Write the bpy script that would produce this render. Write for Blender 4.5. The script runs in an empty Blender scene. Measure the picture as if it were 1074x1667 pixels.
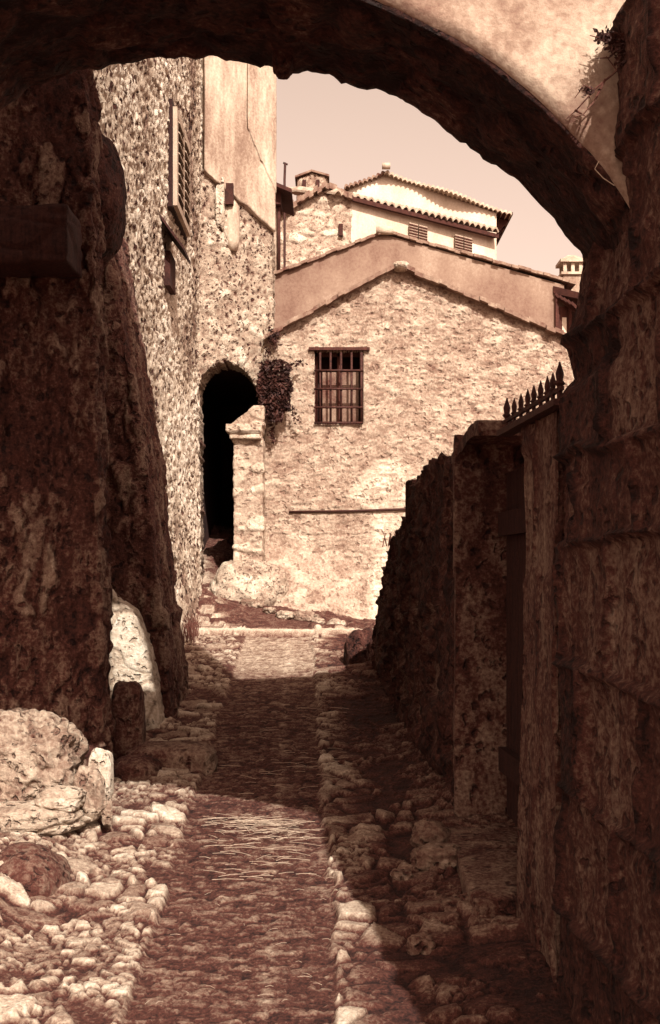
import bpy, math, random
import numpy as np
from mathutils import Vector
random.seed(4)
rng = np.random.default_rng(7)
S = bpy.context.scene
COL = S.collection
# ------------------------------------------------------------------ camera
CAMZ, F0 = 1.6, 1900.0          # eye height, focal length in photo pixels (photo 1074 x 1667, horizon at y 930)
cam = bpy.data.cameras.new("camera"); camo = bpy.data.objects.new("camera", cam); COL.objects.link(camo)
camo.location = (0, 0, CAMZ); camo.rotation_euler = (math.pi/2, 0, 0)
cam.sensor_fit = 'VERTICAL'; cam.sensor_height = 36.0; cam.lens = 36.0*F0/1667
cam.shift_y = (930-833.5)/1667; cam.clip_start = 0.05; cam.clip_end = 2000
S.camera = camo
# ------------------------------------------------------------------ light
SUN = Vector((-.28, 1.0, -.90)).normalized()          # direction the light travels
sd = bpy.data.lights.new("sun", 'SUN'); so = bpy.data.objects.new("sun", sd); COL.objects.link(so)
sd.energy = 5.0; sd.angle = math.radians(.5); sd.color = (1.0, .95, .86)
so.rotation_euler = SUN.to_track_quat('-Z', 'Y').to_euler()
W = bpy.data.worlds.new("World"); S.world = W; W.use_nodes = True
nt = W.node_tree; nt.nodes.clear()
sky = nt.nodes.new('ShaderNodeTexSky'); sky.sky_type = 'NISHITA'; sky.sun_disc = False
sky.sun_elevation = math.asin(-SUN.z); sky.sun_rotation = math.atan2(-SUN.x, -SUN.y)
sky.dust_density = 4.0; sky.air_density = 1.6
bw = nt.nodes.new('ShaderNodeRGBToBW'); mul = nt.nodes.new('ShaderNodeMix'); mul.data_type = 'RGBA'; mul.blend_type = 'MULTIPLY'
mul.inputs['Factor'].default_value = 1; mul.inputs[7].default_value = (1.22, .89, .72, 1)
bg = nt.nodes.new('ShaderNodeBackground'); bg.inputs[1].default_value = .14
wo = nt.nodes.new('ShaderNodeOutputWorld')
nt.links.new(sky.outputs[0], bw.inputs[0]); nt.links.new(bw.outputs[0], mul.inputs[6])
nt.links.new(mul.outputs[2], bg.inputs[0]); nt.links.new(bg.outputs[0], wo.inputs[0])
S.view_settings.view_transform = 'Standard'; S.view_settings.look = 'None'
S.view_settings.exposure = 0.75; S.view_settings.gamma = 1.0
S.cycles.max_bounces = 5; S.cycles.diffuse_bounces = 2

# ------------------------------------------------------------------ numpy noise
def _h(ix, iy, iz, s):
    n = (ix.astype(np.int64)*374761393 + iy.astype(np.int64)*668265263 + iz.astype(np.int64)*2147483647 + s*1274126177) & 0xffffffff
    n = ((n ^ (n >> 13))*1274126177) & 0xffffffff
    n = ((n ^ (n >> 16))*2246822519) & 0xffffffff
    return ((n ^ (n >> 15)) & 0xffffff)/float(0xffffff)
def vnoise(P, sc, s=0):
    Q = P*np.asarray(sc); I = np.floor(Q).astype(np.int64); f = Q-I; f = f*f*(3-2*f); out = 0
    for a in (0, 1):
        for b in (0, 1):
            for c in (0, 1):
                w = (f[:, 0] if a else 1-f[:, 0])*(f[:, 1] if b else 1-f[:, 1])*(f[:, 2] if c else 1-f[:, 2])
                out = out + w*_h(I[:, 0]+a, I[:, 1]+b, I[:, 2]+c, s)
    return out*2-1
def fbm(P, sc, s=0, o=4, g=.5):
    r = 0; a = 1; t = 0
    for k in range(o):
        r = r + a*vnoise(P, np.asarray(sc)*2.03**k, s+k*17); t += a; a *= g
    return r/t
def worley(P, sc, s=0, jit=.95):
    Q = P*np.asarray(sc); I = np.floor(Q).astype(np.int64)
    n = len(P); f1 = np.full(n, 9.); f2 = np.full(n, 9.); cid = np.zeros(n)
    for a in (-1, 0, 1):
        for b in (-1, 0, 1):
            for c in (-1, 0, 1):
                J = I+np.array([a, b, c])
                d = np.sqrt(sum(((J[:, k]+.5+(_h(J[:, 0], J[:, 1], J[:, 2], s+31*k)-.5)*jit)-Q[:, k])**2 for k in range(3)))
                r = _h(J[:, 0], J[:, 1], J[:, 2], s+99)
                m = d < f1
                f2 = np.where(m, f1, np.minimum(f2, d)); cid = np.where(m, r, cid); f1 = np.where(m, d, f1)
    return f1, f2, cid
def tilt(Pn, sc, s, jit=.95):
    Q = Pn*np.asarray(sc); I = np.floor(Q).astype(np.int64); n = len(Pn); f1 = np.full(n, 9.); out = np.zeros(n)
    for a in (-1, 0, 1):
        for b in (-1, 0, 1):
            for c in (-1, 0, 1):
                J = I+np.array([a, b, c])
                D = [Q[:, k]-(J[:, k]+.5+(_h(J[:, 0], J[:, 1], J[:, 2], s+31*k)-.5)*jit) for k in range(3)]
                d = np.sqrt(D[0]**2+D[1]**2+D[2]**2); m = d < f1
                v = D[0]*(_h(J[:, 0], J[:, 1], J[:, 2], s+201)-.5)+D[1]*(_h(J[:, 0], J[:, 1], J[:, 2], s+202)-.6)
                out = np.where(m, v, out); f1 = np.where(m, d, f1)
    return out
def ss(a, b, x):
    t = np.clip((x-a)/(b-a), 0, 1); return t*t*(3-2*t)

# ------------------------------------------------------------------ pixel -> world at a true distance
def P(px, py, Y): return ((px-537)/F0*Y, Y, CAMZ+(930-py)/F0*Y)
def X(px, Y): return (px-537)/F0*Y
def Z(py, Y): return CAMZ+(930-py)/F0*Y

# ------------------------------------------------------------------ materials
RAMP = [(0, (.016, .0045, .0035)), (.25, (.082, .026, .018)), (.5, (.235, .155, .112)), (.75, (.47, .37, .28)), (1, (.76, .66, .545))]
def sepia(t):
    t = max(0, min(1, t))
    for (a, c), (b, d) in zip(RAMP, RAMP[1:]):
        if t <= b:
            k = (t-a)/(b-a); return tuple(c[i]+(d[i]-c[i])*k for i in range(3))
    return RAMP[-1][1]
def mat(name, tone=None, var=.12, nscale=14., bump=.35, bscale=60., bdist=.01, rough=.9, streak=None, metal=0., fine=.08, pits=0., pscale=20.):
    """tone None: read the mesh's own stone-by-stone 'tone' attribute; the ramp turns tone into albedo."""
    m = bpy.data.materials.new(name); m.use_nodes = True; t = m.node_tree; N = t.nodes; L = t.links
    bs = N['Principled BSDF']; bs.inputs['Roughness'].default_value = rough; bs.inputs['Metallic'].default_value = metal
    bs.inputs['Specular IOR Level'].default_value = .25
    tc = N.new('ShaderNodeTexCoord'); src = tc.outputs['Object']
    if streak:
        mp = N.new('ShaderNodeMapping'); mp.inputs['Scale'].default_value = streak; L.new(src, mp.inputs[0]); vs = mp.outputs[0]
    else: vs = src
    n1 = N.new('ShaderNodeTexNoise'); n1.inputs['Scale'].default_value = nscale; n1.inputs['Detail'].default_value = 8; n1.inputs['Roughness'].default_value = .65
    L.new(vs, n1.inputs['Vector'])
    n2 = N.new('ShaderNodeTexNoise'); n2.inputs['Scale'].default_value = bscale; n2.inputs['Detail'].default_value = 6; n2.inputs['Roughness'].default_value = .7
    L.new(src, n2.inputs['Vector'])
    def mth(op, a, b):
        q = N.new('ShaderNodeMath'); q.operation = op
        for i, v in enumerate((a, b)):
            if isinstance(v, (int, float)): q.inputs[i].default_value = v
            else: L.new(v, q.inputs[i])
        return q.outputs[0]
    a = mth('MULTIPLY', mth('SUBTRACT', n1.outputs['Fac'], .5), var*4)
    b = mth('MULTIPLY', mth('SUBTRACT', n2.outputs['Fac'], .5), fine*4)
    if tone is None:
        at = N.new('ShaderNodeAttribute'); at.attribute_name = 'tone'; base = at.outputs['Fac']
    else: base = tone
    v = mth('ADD', mth('ADD', a, b), base)
    hp = None
    if pits:
        nw = N.new('ShaderNodeTexNoise'); nw.inputs['Scale'].default_value = 14; nw.inputs['Detail'].default_value = 4; L.new(src, nw.inputs['Vector'])
        va = N.new('ShaderNodeVectorMath'); va.operation = 'MULTIPLY_ADD'; va.inputs[1].default_value = (.12, .12, .12); L.new(nw.outputs['Color'], va.inputs[0]); L.new(src, va.inputs[2])
        vo = N.new('ShaderNodeTexVoronoi'); vo.inputs['Scale'].default_value = pscale; L.new(va.outputs[0], vo.inputs['Vector'])
        sp = N.new('ShaderNodeSeparateColor'); L.new(vo.outputs['Color'], sp.inputs[0])
        mr = N.new('ShaderNodeMapRange'); mr.inputs[1].default_value = .22; mr.inputs[2].default_value = .5; mr.inputs[3].default_value = 1; mr.inputs[4].default_value = 0; mr.interpolation_type = 'SMOOTHSTEP'; L.new(vo.outputs['Distance'], mr.inputs[0])
        hp = mth('MULTIPLY', mr.outputs[0], mth('GREATER_THAN', mth('ADD', sp.outputs[0], mth('MULTIPLY', mth('SUBTRACT', n1.outputs['Fac'], .5), 1.2)), .55))
        v = mth('SUBTRACT', v, mth('MULTIPLY', hp, pits))
    r = N.new('ShaderNodeValToRGB'); e = r.color_ramp.elements
    e[0].position = 0; e[0].color = (*RAMP[0][1], 1); e[1].position = 1; e[1].color = (*RAMP[-1][1], 1)
    for p, c in RAMP[1:-1]:
        x = e.new(p); x.color = (*c, 1)
    L.new(v, r.inputs[0]); L.new(r.outputs[0], bs.inputs['Base Color'])
    bp = N.new('ShaderNodeBump'); bp.inputs['Strength'].default_value = bump; bp.inputs['Distance'].default_value = bdist
    hgt_ = mth('ADD', n2.outputs['Fac'], mth('MULTIPLY', n1.outputs['Fac'], .5))
    if hp is not None: hgt_ = mth('SUBTRACT', hgt_, mth('MULTIPLY', hp, 1.2))
    L.new(hgt_, bp.inputs['Height']); L.new(bp.outputs[0], bs.inputs['Normal'])
    return m
M = dict(
    rubble=mat('rubble_stone', var=.16, nscale=5, bump=.7, bscale=40, bdist=.02, fine=.13, pits=.12, pscale=20),
    pitted=mat('pitted_stone', var=.12, nscale=10, bump=1.0, bscale=38, bdist=.03, fine=.14, pits=.55, pscale=15),
    pocked=mat('pocked_stone', var=.16, nscale=8, bump=1.0, bscale=38, bdist=.03, fine=.16, pits=.34, pscale=24),
    dark=mat('weathered_dark_stone', var=.20, nscale=7, bump=1.0, bscale=55, bdist=.02, streak=(1, 1, .3), fine=.24, pits=.14, pscale=22),
    ground=mat('cobble', var=.12, nscale=14, bump=1.0, bscale=85, bdist=.014, fine=.22),
    rock=mat('rock', var=.18, nscale=8, bump=1.0, bscale=50, bdist=.02, fine=.20, pits=.12, pscale=26),
    plaster=mat('old_plaster', tone=.60, var=.26, nscale=3, bump=.5, bscale=40, fine=.12, streak=(1.5, 1.5, .4)),
    spandrel=mat('pale_plaster', tone=.56, var=.26, nscale=3.2, bump=.5, bscale=45, fine=.12),
    greyplaster=mat('grey_render', tone=.44, var=.22, nscale=1.1, bump=.3, bscale=30, streak=(1, 1, .6), fine=.07),
    white=mat('whitewash', tone=.80, var=.12, nscale=1.2, bump=.3, bscale=26, streak=(1, 1, .5), fine=.08),
    tile=mat('roof_tile', tone=.42, var=.22, nscale=6, bump=.5, bscale=40),
    tilelight=mat('sunbleached_tile', tone=.66, var=.18, nscale=6, bump=.5, bscale=40),
    eave=mat('eave_wood', tone=.12, var=.1, nscale=12, bump=.4),
    wood=mat('old_wood', tone=.17, var=.14, nscale=10, bump=.6, bscale=50, streak=(6, 6, .5)),
    palewood=mat('painted_shutter', tone=.62, var=.1, nscale=12, bump=.3, streak=(1, 1, .4)),
    darkwood=mat('tarred_wood', tone=.06, var=.08, nscale=10, bump=.6, streak=(6, 6, .5)),
    iron=mat('rusty_iron', tone=.10, var=.1, nscale=30, bump=.3, rough=.7, metal=.2),
    darkshade=mat('shade_painted_stone', tone=.10, var=.12, nscale=8, bump=.5),  # near-black colour stands in for shade in passage, niche and openings
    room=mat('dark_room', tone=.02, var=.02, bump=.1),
    glass=mat('dusty_glass', tone=.40, var=.2, nscale=5, bump=.05, rough=.35),
    leaf=mat('ivy_leaf', tone=.07, var=.16, nscale=9, bump=.1, rough=.7),
    twig=mat('dry_twig', tone=.25, var=.12, nscale=20, bump=.3),
    straw=mat('straw', tone=.66, var=.12, nscale=20, bump=.1),
    earth=mat('earth', tone=.30, var=.1, nscale=2, bump=.5),
)
# ------------------------------------------------------------------ object helpers
def tag(o, label=None, cat=None, group=None, kind=None):
    if label: o['label'] = label
    if cat: o['category'] = cat
    if group: o['group'] = group
    if kind: o['kind'] = kind
    return o
def empty(name, loc, label, cat, group=None):
    o = bpy.data.objects.new(name, None); COL.objects.link(o); o.location = loc; o.empty_display_size = .1
    return tag(o, label, cat, group)
bpy.context.view_layer.update()
def link(name, V, Fq, m, parent=None, tone=None, smooth=True):
    V = np.asarray(V, dtype=np.float64)
    if parent is not None:
        off = np.array(parent.location)
        if parent.parent is not None: off = off+np.array(parent.parent.location)
        org = np.zeros(3)
    else:
        off = np.zeros(3); org = np.array([V[:, 0].mean(), V[:, 1].mean(), V[:, 2].min()])
    me = bpy.data.meshes.new(name); W_ = V-off-org
    if isinstance(Fq, np.ndarray):
        n, k = Fq.shape
        me.vertices.add(len(W_)); me.vertices.foreach_set('co', W_.astype(np.float32).ravel())
        me.loops.add(n*k); me.loops.foreach_set('vertex_index', Fq.astype(np.int32).ravel())
        me.polygons.add(n); me.polygons.foreach_set('loop_start', np.arange(0, n*k, k, dtype=np.int32))
        me.update(calc_edges=True); me.validate()
    else:
        me.from_pydata(W_.tolist(), [], [list(f) for f in Fq]); me.update()
    if tone is not None:
        at = me.attributes.new('tone', 'FLOAT', 'POINT'); at.data.foreach_set('value', np.asarray(tone, dtype=np.float32))
    if smooth: me.polygons.foreach_set('use_smooth', np.ones(len(me.polygons), dtype=bool))
    me.materials.append(M[m] if isinstance(m, str) else m)
    o = bpy.data.objects.new(name, me); COL.objects.link(o)
    o.location = org if parent is None else (0, 0, 0)
    if parent is not None: o.parent = parent
    return o
def boxgrid(nx, ny, nz, drop=''):
    """closed subdivided box in the unit cube; drop: faces left out among 'x-','x+','y-','y+','z-','z+'"""
    sets = []
    def face(a, b, na, nb, c, cv, flip):
        A, B = np.meshgrid(np.arange(na+1), np.arange(nb+1), indexing='ij')
        G = np.zeros((na+1, nb+1, 3), dtype=np.int64); G[..., a] = A; G[..., b] = B; G[..., c] = cv
        K = (G[..., 0]*(ny+1)+G[..., 1])*(nz+1)+G[..., 2]
        q = np.stack([K[:-1, :-1], K[1:, :-1], K[1:, 1:], K[:-1, 1:]], -1).reshape(-1, 4)
        sets.append(q[:, ::-1] if flip else q)
    if 'z-' not in drop: face(0, 1, nx, ny, 2, 0, True)
    if 'z+' not in drop: face(0, 1, nx, ny, 2, nz, False)
    if 'y-' not in drop: face(0, 2, nx, nz, 1, 0, False)
    if 'y+' not in drop: face(0, 2, nx, nz, 1, ny, True)
    if 'x-' not in drop: face(1, 2, ny, nz, 0, 0, True)
    if 'x+' not in drop: face(1, 2, ny, nz, 0, nx, False)
    Q = np.concatenate(sets); ids, inv = np.unique(Q, return_inverse=True)
    k = ids % (nz+1); j = (ids//(nz+1)) % (ny+1); i = ids//((nz+1)*(ny+1))
    return np.stack([i/nx, j/ny, k/nz], -1).astype(float), inv.reshape(Q.shape)
def normals(V, Q):
    a, b, c, d = (V[Q[:, i]] for i in range(4)); n = np.cross(c-a, d-b); R = np.zeros_like(V)
    for i in range(4): np.add.at(R, Q[:, i], n)
    l = np.linalg.norm(R, axis=1, keepdims=True); l[l == 0] = 1; return R/l
def stones(Pn, sc, s, amp, mort=.22, warp=.25, base=.5, spread=.3, mt=-.12, rough=.35, pits=0., psc=14.):
    """height and tone of coursed or random rubble at points Pn"""
    ext = 1/np.asarray(sc)
    Pw = Pn+np.stack([fbm(Pn, np.asarray(sc)*1.3, s+k*7, 3) for k in (1, 2, 3)], -1)*warp*ext
    f1, f2, c = worley(Pw, sc, s)
    edge = ss(0, mort, f2-f1)
    h = edge*(.55+.9*(c-.5))+fbm(Pn, np.asarray(sc)*3, s+50, 4)*rough
    t = base+(c-.5)*spread*edge+(1-edge)*mt
    if pits:
        g1, g2, gc = worley(Pn+np.stack([fbm(Pn, 9., s+k, 2) for k in (61, 62, 63)], -1)*.05, psc, s+5)
        pit = (1-ss(.12, .42, g1))*(gc > .35)*ss(-.35, .25, fbm(Pn, 2.2, s+77, 3)+.1)
        h = h-pit*pits/amp; t = t-pit*.40
    return h*amp, t
def rubble_box(name, fn, n, sc, seed, amp, m='rubble', parent=None, hole=None, deep=0, deepdir=(0, 1, 0), drop='z-', lin=None, **kw):
    U, Q = boxgrid(*n, drop=drop); V = fn(U); N = normals(V, Q)
    h, t = stones(V, sc, seed, amp, **kw); D = V+N*h[:, None]
    if hole is not None:
        C = V[Q].mean(1); kill = hole(C); Q2 = Q[~kill]
        if deep:
            E = np.concatenate([Q2[:, [0, 1]], Q2[:, [1, 2]], Q2[:, [2, 3]], Q2[:, [3, 0]]])
            key = np.sort(E, 1); k1 = key[:, 0]*len(V)+key[:, 1]
            u, ix, cnt = np.unique(k1, return_index=True, return_counts=True); B = E[ix[cnt == 1]]
            kk = set(Q[kill].ravel().tolist()); B = np.array([b for b in B if b[0] in kk and b[1] in kk])
            ns = 6; ids = np.unique(B); mp = -np.ones(len(V), dtype=int); mp[ids] = np.arange(len(ids))
            allV = [D]; allT = [t]; quads = [Q2]; prev = ids
            for k in range(1, ns+1):
                base_i = len(V)+(k-1)*len(ids)
                nv = D[ids]+np.asarray(deepdir)*deep*k/ns+rng.normal(0, .004, (len(ids), 3))
                allV.append(nv); allT.append(t[ids]-.03)
                a = prev[mp[B[:, 0]]]; b = prev[mp[B[:, 1]]]; cur = base_i+np.arange(len(ids))
                quads.append(np.stack([b, a, cur[mp[B[:, 0]]], cur[mp[B[:, 1]]]], -1)); prev = cur
            D = np.concatenate(allV); t = np.concatenate(allT); Q2 = np.concatenate(quads)
        used, inv = np.unique(Q2, return_inverse=True); D = D[used]; t = t[used]; Q = inv.reshape(Q2.shape)
    return link(name, D, Q, m, parent, tone=t)
class MB:
    def __init__(s): s.v = []; s.f = []
    def box(s, x0, x1, y0, y1, z0, z1):
        b = len(s.v); s.v += [(x, y, z) for x in (x0, x1) for y in (y0, y1) for z in (z0, z1)]
        s.f += [tuple(b+i for i in q) for q in ((0, 1, 3, 2), (4, 6, 7, 5), (0, 4, 5, 1), (2, 3, 7, 6), (0, 2, 6, 4), (1, 5, 7, 3))]; return s
    def hexa(s, c):     # eight corners ordered as in box
        b = len(s.v); s.v += [tuple(p) for p in c]
        s.f += [tuple(b+i for i in q) for q in ((0, 1, 3, 2), (4, 6, 7, 5), (0, 4, 5, 1), (2, 3, 7, 6), (0, 2, 6, 4), (1, 5, 7, 3))]; return s
    def beam(s, a, b, w, h, up=(0, 0, 1)):
        a = Vector(a); b = Vector(b); d = (b-a).normalized(); u = Vector(up); sd_ = d.cross(u).normalized(); u2 = sd_.cross(d)
        return s.hexa([p+sd_*i*w/2+u2*k*h/2 for p in (a, b) for i in (-1, 1) for k in (-1, 1)])
    def tube(s, pts, rad, n=8):
        pts = [Vector(p) for p in pts]; b0 = len(s.v); R = rad if isinstance(rad, (list, tuple)) else [rad]*len(pts)
        for i, p in enumerate(pts):
            d = (pts[min(i+1, len(pts)-1)]-pts[max(i-1, 0)]).normalized(); u = d.cross(Vector((.31, .2, .93))).normalized(); v = d.cross(u)
            s.v += [tuple(p+(u*math.cos(2*math.pi*k/n)+v*math.sin(2*math.pi*k/n))*R[i]) for k in range(n)]
        for i in range(len(pts)-1):
            for k in range(n):
                a = b0+i*n; c = a+n; s.f.append((a+k, a+(k+1) % n, c+(k+1) % n, c+k))
        s.f.append(tuple(b0+k for k in range(n))[::-1]); s.f.append(tuple(b0+(len(pts)-1)*n+k for k in range(n))); return s
    def build(s, name, m, parent=None, smooth=False): return link(name, s.v, s.f, m, parent, smooth=smooth)
def rock(name, c, r, seed, m='rock', tone=.6, amp=.16, sub=48, parent=None, flat=0., rot=0., box=.0, pits=0.):
    th, ph = np.meshgrid(np.linspace(0, math.pi, sub+1)[1:-1], np.linspace(0, 2*math.pi, 2*sub, endpoint=False), indexing='ij')
    D = np.stack([np.sin(th)*np.cos(ph), np.sin(th)*np.sin(ph), np.cos(th)], -1).reshape(-1, 3)
    D = np.concatenate([D, [[0, 0, 1], [0, 0, -1]]])
    if box: D = np.sign(D)*np.abs(D)**(1-box)
    k = 1+fbm(D+seed*3.1, 1.1, seed, 3)*amp*2.2+fbm(D+seed, 5., seed+9, 5)*amp*.3
    f1, f2, cc = worley(D+seed, 1.6, seed); k = k-(1-ss(0, .12, f2-f1))*amp*.25
    q1, q2, qc = worley(D*np.array([1, 1, 1.5])+seed, 3.2, seed+6); k = k+(qc-.5)*amp*.55*ss(0, .12, q2-q1)
    tt = tone+(cc-.5)*.12
    if pits:
        g1, g2, gc = worley(D+seed, 6., seed+3); q = (1-ss(.1, .45, g1))*(gc > .4); k = k-q*pits; tt = tt-q*.3
    V = D*k[:, None]*np.array(r); ca, sa = math.cos(rot), math.sin(rot)
    V = np.stack([V[:, 0]*ca-V[:, 1]*sa, V[:, 0]*sa+V[:, 1]*ca, V[:, 2]], -1)+np.array(c)
    nr, nc = sub-1, 2*sub; F_ = []
    i, j = np.meshgrid(np.arange(nr-1), np.arange(nc), indexing='ij'); j2 = (j+1) % nc
    F_ = np.stack([i*nc+j, (i+1)*nc+j, (i+1)*nc+j2, i*nc+j2], -1).reshape(-1, 4).tolist()
    for j in range(nc):
        F_.append([len(V)-2, j, (j+1) % nc]); F_.append([len(V)-1, (nr-1)*nc+(j+1) % nc, (nr-1)*nc+j])
    return link(name, V, F_, m, parent, tone=tt)
def leaves(name, pts, size, m, parent=None, seed=0, up=.2):
    r = np.random.default_rng(seed); n = len(pts); V = []; F_ = []
    for i, p in enumerate(pts):
        a = Vector(r.normal(0, 1, 3)).normalized(); b = a.cross(Vector(r.normal(0, 1, 3))).normalized(); s = size*r.uniform(.5, 1.3)
        q = Vector(p); k = len(V)
        V += [q-a*s, q+b*s*.45+a.cross(b)*s*.15, q+a*s, q-b*s*.45+a.cross(b)*s*.15]; F_.append((k, k+1, k+2, k+3))
    return link(name, [tuple(v) for v in V], F_, m, parent, smooth=False)

# =================================================================== GROUND
def gz(x, y):
    x = np.asarray(x, float); y = np.asarray(y, float)
    z = .1*np.minimum(y, 10.3)
    up = np.clip(y-10.3, 0, 4); sl = np.interp(x, [-1.5, -1.2, .3, 3], [.27, .26, .02, -.02])
    z = z+up*sl+ss(10.28, 10.33, y)*.05
    z = z+.05*ss(.25, .7, x)*ss(9, 5, y)+.10*ss(-.9, -1.35, x)*ss(7.5, 4, y)
    return z
ys = [.6]
while ys[-1] < 14.5: ys.append(ys[-1]+max(.009, .0024*ys[-1]))
ys = np.array(ys); xs = np.arange(-1.75, 1.3, .0085)
GX, GY = np.meshgrid(xs, ys, indexing='xy'); G = np.stack([GX.ravel(), GY.ravel(), np.zeros(GX.size)], -1)
cx = -.593-.025*(G[:, 1]-3.5)+fbm(G, 5., 3, 3)*.02; inside = ss(0, .02, G[:, 0]-cx)*ss(.02, 0, G[:, 0]-cx-.60-.04*fbm(G, 6., 8, 2))
Gw = G+np.stack([fbm(G, 5., k, 3) for k in (11, 12, 13)], -1)*.035
Gw = Gw+np.stack([fbm(G, 17., k, 3) for k in (14, 15, 16)], -1)*.014
Gw = Gw+np.stack([fbm(G, 30., k, 3) for k in (17, 18, 19)], -1)*.004
f1, f2, c = worley(Gw, (6.5, 10.5, 1), 21, .98); tl = tilt(Gw, (6.5, 10.5, 1), 21, .98)
g1, g2, gc = worley(Gw*[1, 1, 0]+[3, 7, 0], (17, 27, 1), 23, .95)
e1_, e2_, ec = worley(Gw, (24, 34, 20), 27, .95)
big = ss(-.14, -.06, fbm(G, 2.6, 5, 3))
n1 = fbm(G, 18., 31, 4); n3 = fbm(G, 55., 34, 3); lowf = fbm(G, 2.3, 37, 3); dirt = ss(.10, .20, fbm(G, 3.4, 57, 5, .6)-.06)*(1-.9*ss(.55, .6, G[:, 0]-cx)*ss(.88, .8, G[:, 0]-cx))
h_m = big*(ss(.03, .15, f2-f1)*(.014+.022*c+tl*.045))+(1-big)*(ss(.03, .2, g2-g1)*(.010+.012*gc))
cid = np.where(big > .5, c, gc); em = big*ss(0.03, .12, f2-f1)+(1-big)*ss(0.03, .16, g2-g1)
h_m = h_m*(1-.8*dirt)+(ec-.5)*.004*em+n1*.004+n3*.003+lowf*.02; t_m = .08+(cid-.5)*.46*em+.50*em+n3*.10; t_m = t_m*(1-dirt)+(.22+.1*n1+.2*n3)*dirt
k1, k2, kc = worley(G*[1, 1, 0]+np.stack([fbm(G, 8., 41, 2)*.008, fbm(G, 6., 42, 2)*.012, 0*n1], -1), (15, 42, 1), 45, .85)
h_s = ss(0.02, .2, k2-k1)*(.006+.004*kc)+n1*.003+n3*.002-.012; t_s = .13+(kc-.5)*.26+ss(0, .2, k2-k1)*.16+lowf*.07+n3*.10
seam = np.exp(-((G[:, 0]-cx-.40)/.02)**2); t_s = t_s+seam*.12*(kc > .3)
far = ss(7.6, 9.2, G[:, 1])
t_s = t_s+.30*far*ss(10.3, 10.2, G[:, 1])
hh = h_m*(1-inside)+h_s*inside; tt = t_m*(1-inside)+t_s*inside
right = ss(.0, .2, G[:, 0]-cx-.6); dr = ss(-.12, .12, fbm(G, 2.8, 97, 4))*right; hh = hh*(1-.6*dr); tt = tt*(1-.55*dr)*(1-.40*right*ss(.60, .9, G[:, 0]-cx))  # right verge: dirt patches, plus tone lowered to paint in deeper shade
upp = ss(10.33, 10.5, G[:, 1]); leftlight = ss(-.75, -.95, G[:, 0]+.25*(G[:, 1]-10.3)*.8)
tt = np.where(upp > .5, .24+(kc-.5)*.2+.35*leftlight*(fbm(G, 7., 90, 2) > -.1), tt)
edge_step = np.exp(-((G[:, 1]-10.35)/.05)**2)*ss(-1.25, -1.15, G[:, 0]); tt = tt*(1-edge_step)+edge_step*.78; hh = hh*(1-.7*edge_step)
G[:, 2] = gz(G[:, 0], G[:, 1])+hh
ny_, nx_ = len(ys), len(xs); I = np.arange(ny_*nx_).reshape(ny_, nx_)
Qg = np.stack([I[:-1, :-1], I[:-1, 1:], I[1:, 1:], I[1:, :-1]], -1).reshape(-1, 4)
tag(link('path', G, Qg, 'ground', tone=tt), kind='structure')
gy = np.array([-150, 0, 10.3, 14, 300.]); gxx = np.array([-200, -3, 0, 3, 200.]); V = []; F_ = []
for y in gy:
    for x in gxx: V.append((x, y, .1*min(max(y, 0), 30)-.18))
for j in range(4):
    for i in range(4): F_.append((j*5+i, j*5+i+1, (j+1)*5+i+1, (j+1)*5+i))
tag(link('ground', V, F_, 'earth', smooth=False), kind='structure')

# =================================================================== ARCHED BRIDGE HOUSE over the lane
A0, A1 = 2.85, 3.34
bridge = empty('arched_passage', (0, 3.1, 3.1), 'dark stone arch spanning the lane overhead with sunlit pale plaster above its right haunch', 'archway')
AX, AZ, AR = -.36, 3.07, 1.3
def intr(x):
    d = np.clip(np.abs(x-AX), 0, 1.16); return AZ-(AR-np.sqrt(AR*AR-d*d))
def f_arch(U):
    x = -1.75+3.2*U[:, 0]; y = A0+(A1-A0)*U[:, 1]; zb = intr(x); zt = 4.0
    return np.stack([x, y, zb+(zt-zb)*U[:, 2]], -1)
U, Q = boxgrid(260, 34, 60, drop='z+'); V = f_arch(U); N = normals(V, Q)
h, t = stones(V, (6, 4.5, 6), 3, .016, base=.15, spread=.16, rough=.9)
front = (N[:, 1] < -.8)&(V[:, 2] > intr(V[:, 0])+.012)
h = np.where(front, fbm(V, 9., 2, 4)*.006, h)
bite = fbm(V*[1, 0, 0], (7, 1, 1), 71, 4)*.03*(U[:, 2] < .02)*(U[:, 1] > .5)
V2 = V+N*h[:, None]; V2[:, 2] += bite
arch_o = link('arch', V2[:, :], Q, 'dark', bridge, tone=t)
# notch: a hanging stone in the soffit
rock('hanging_stone', ((462-537)/F0*3.3, 3.27, 3.055), (.034, .06, .055), 5, m='dark', tone=.2, parent=bridge, sub=16, box=.4)
# plaster coat on the near face, 6 mm proud, edge following the ring
nxp, nzp = 150, 60
u, w = np.meshgrid(np.linspace(0, 1, nxp+1), np.linspace(0, 1, nzp+1), indexing='ij')
x = -1.75+3.2*u; zb = intr(x)+.012+.012*fbm(np.stack([x.ravel(), 0*x.ravel(), 0*x.ravel()], -1), (6, 1, 1), 4, 3).reshape(x.shape)
Vp = np.stack([x, 0*x+A0-.022, zb+(4.05-zb)*w], -1).reshape(-1, 3); Vp[:, 1] -= fbm(Vp, 4., 6, 4)*.012+(w.ravel() < .01)*-.02
I = np.arange(len(Vp)).reshape(nxp+1, nzp+1); Qp = np.stack([I[:-1, :-1], I[1:, :-1], I[1:, 1:], I[:-1, 1:]], -1).reshape(-1, 4)
link('plaster_face', Vp, Qp, 'spandrel', bridge)
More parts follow.
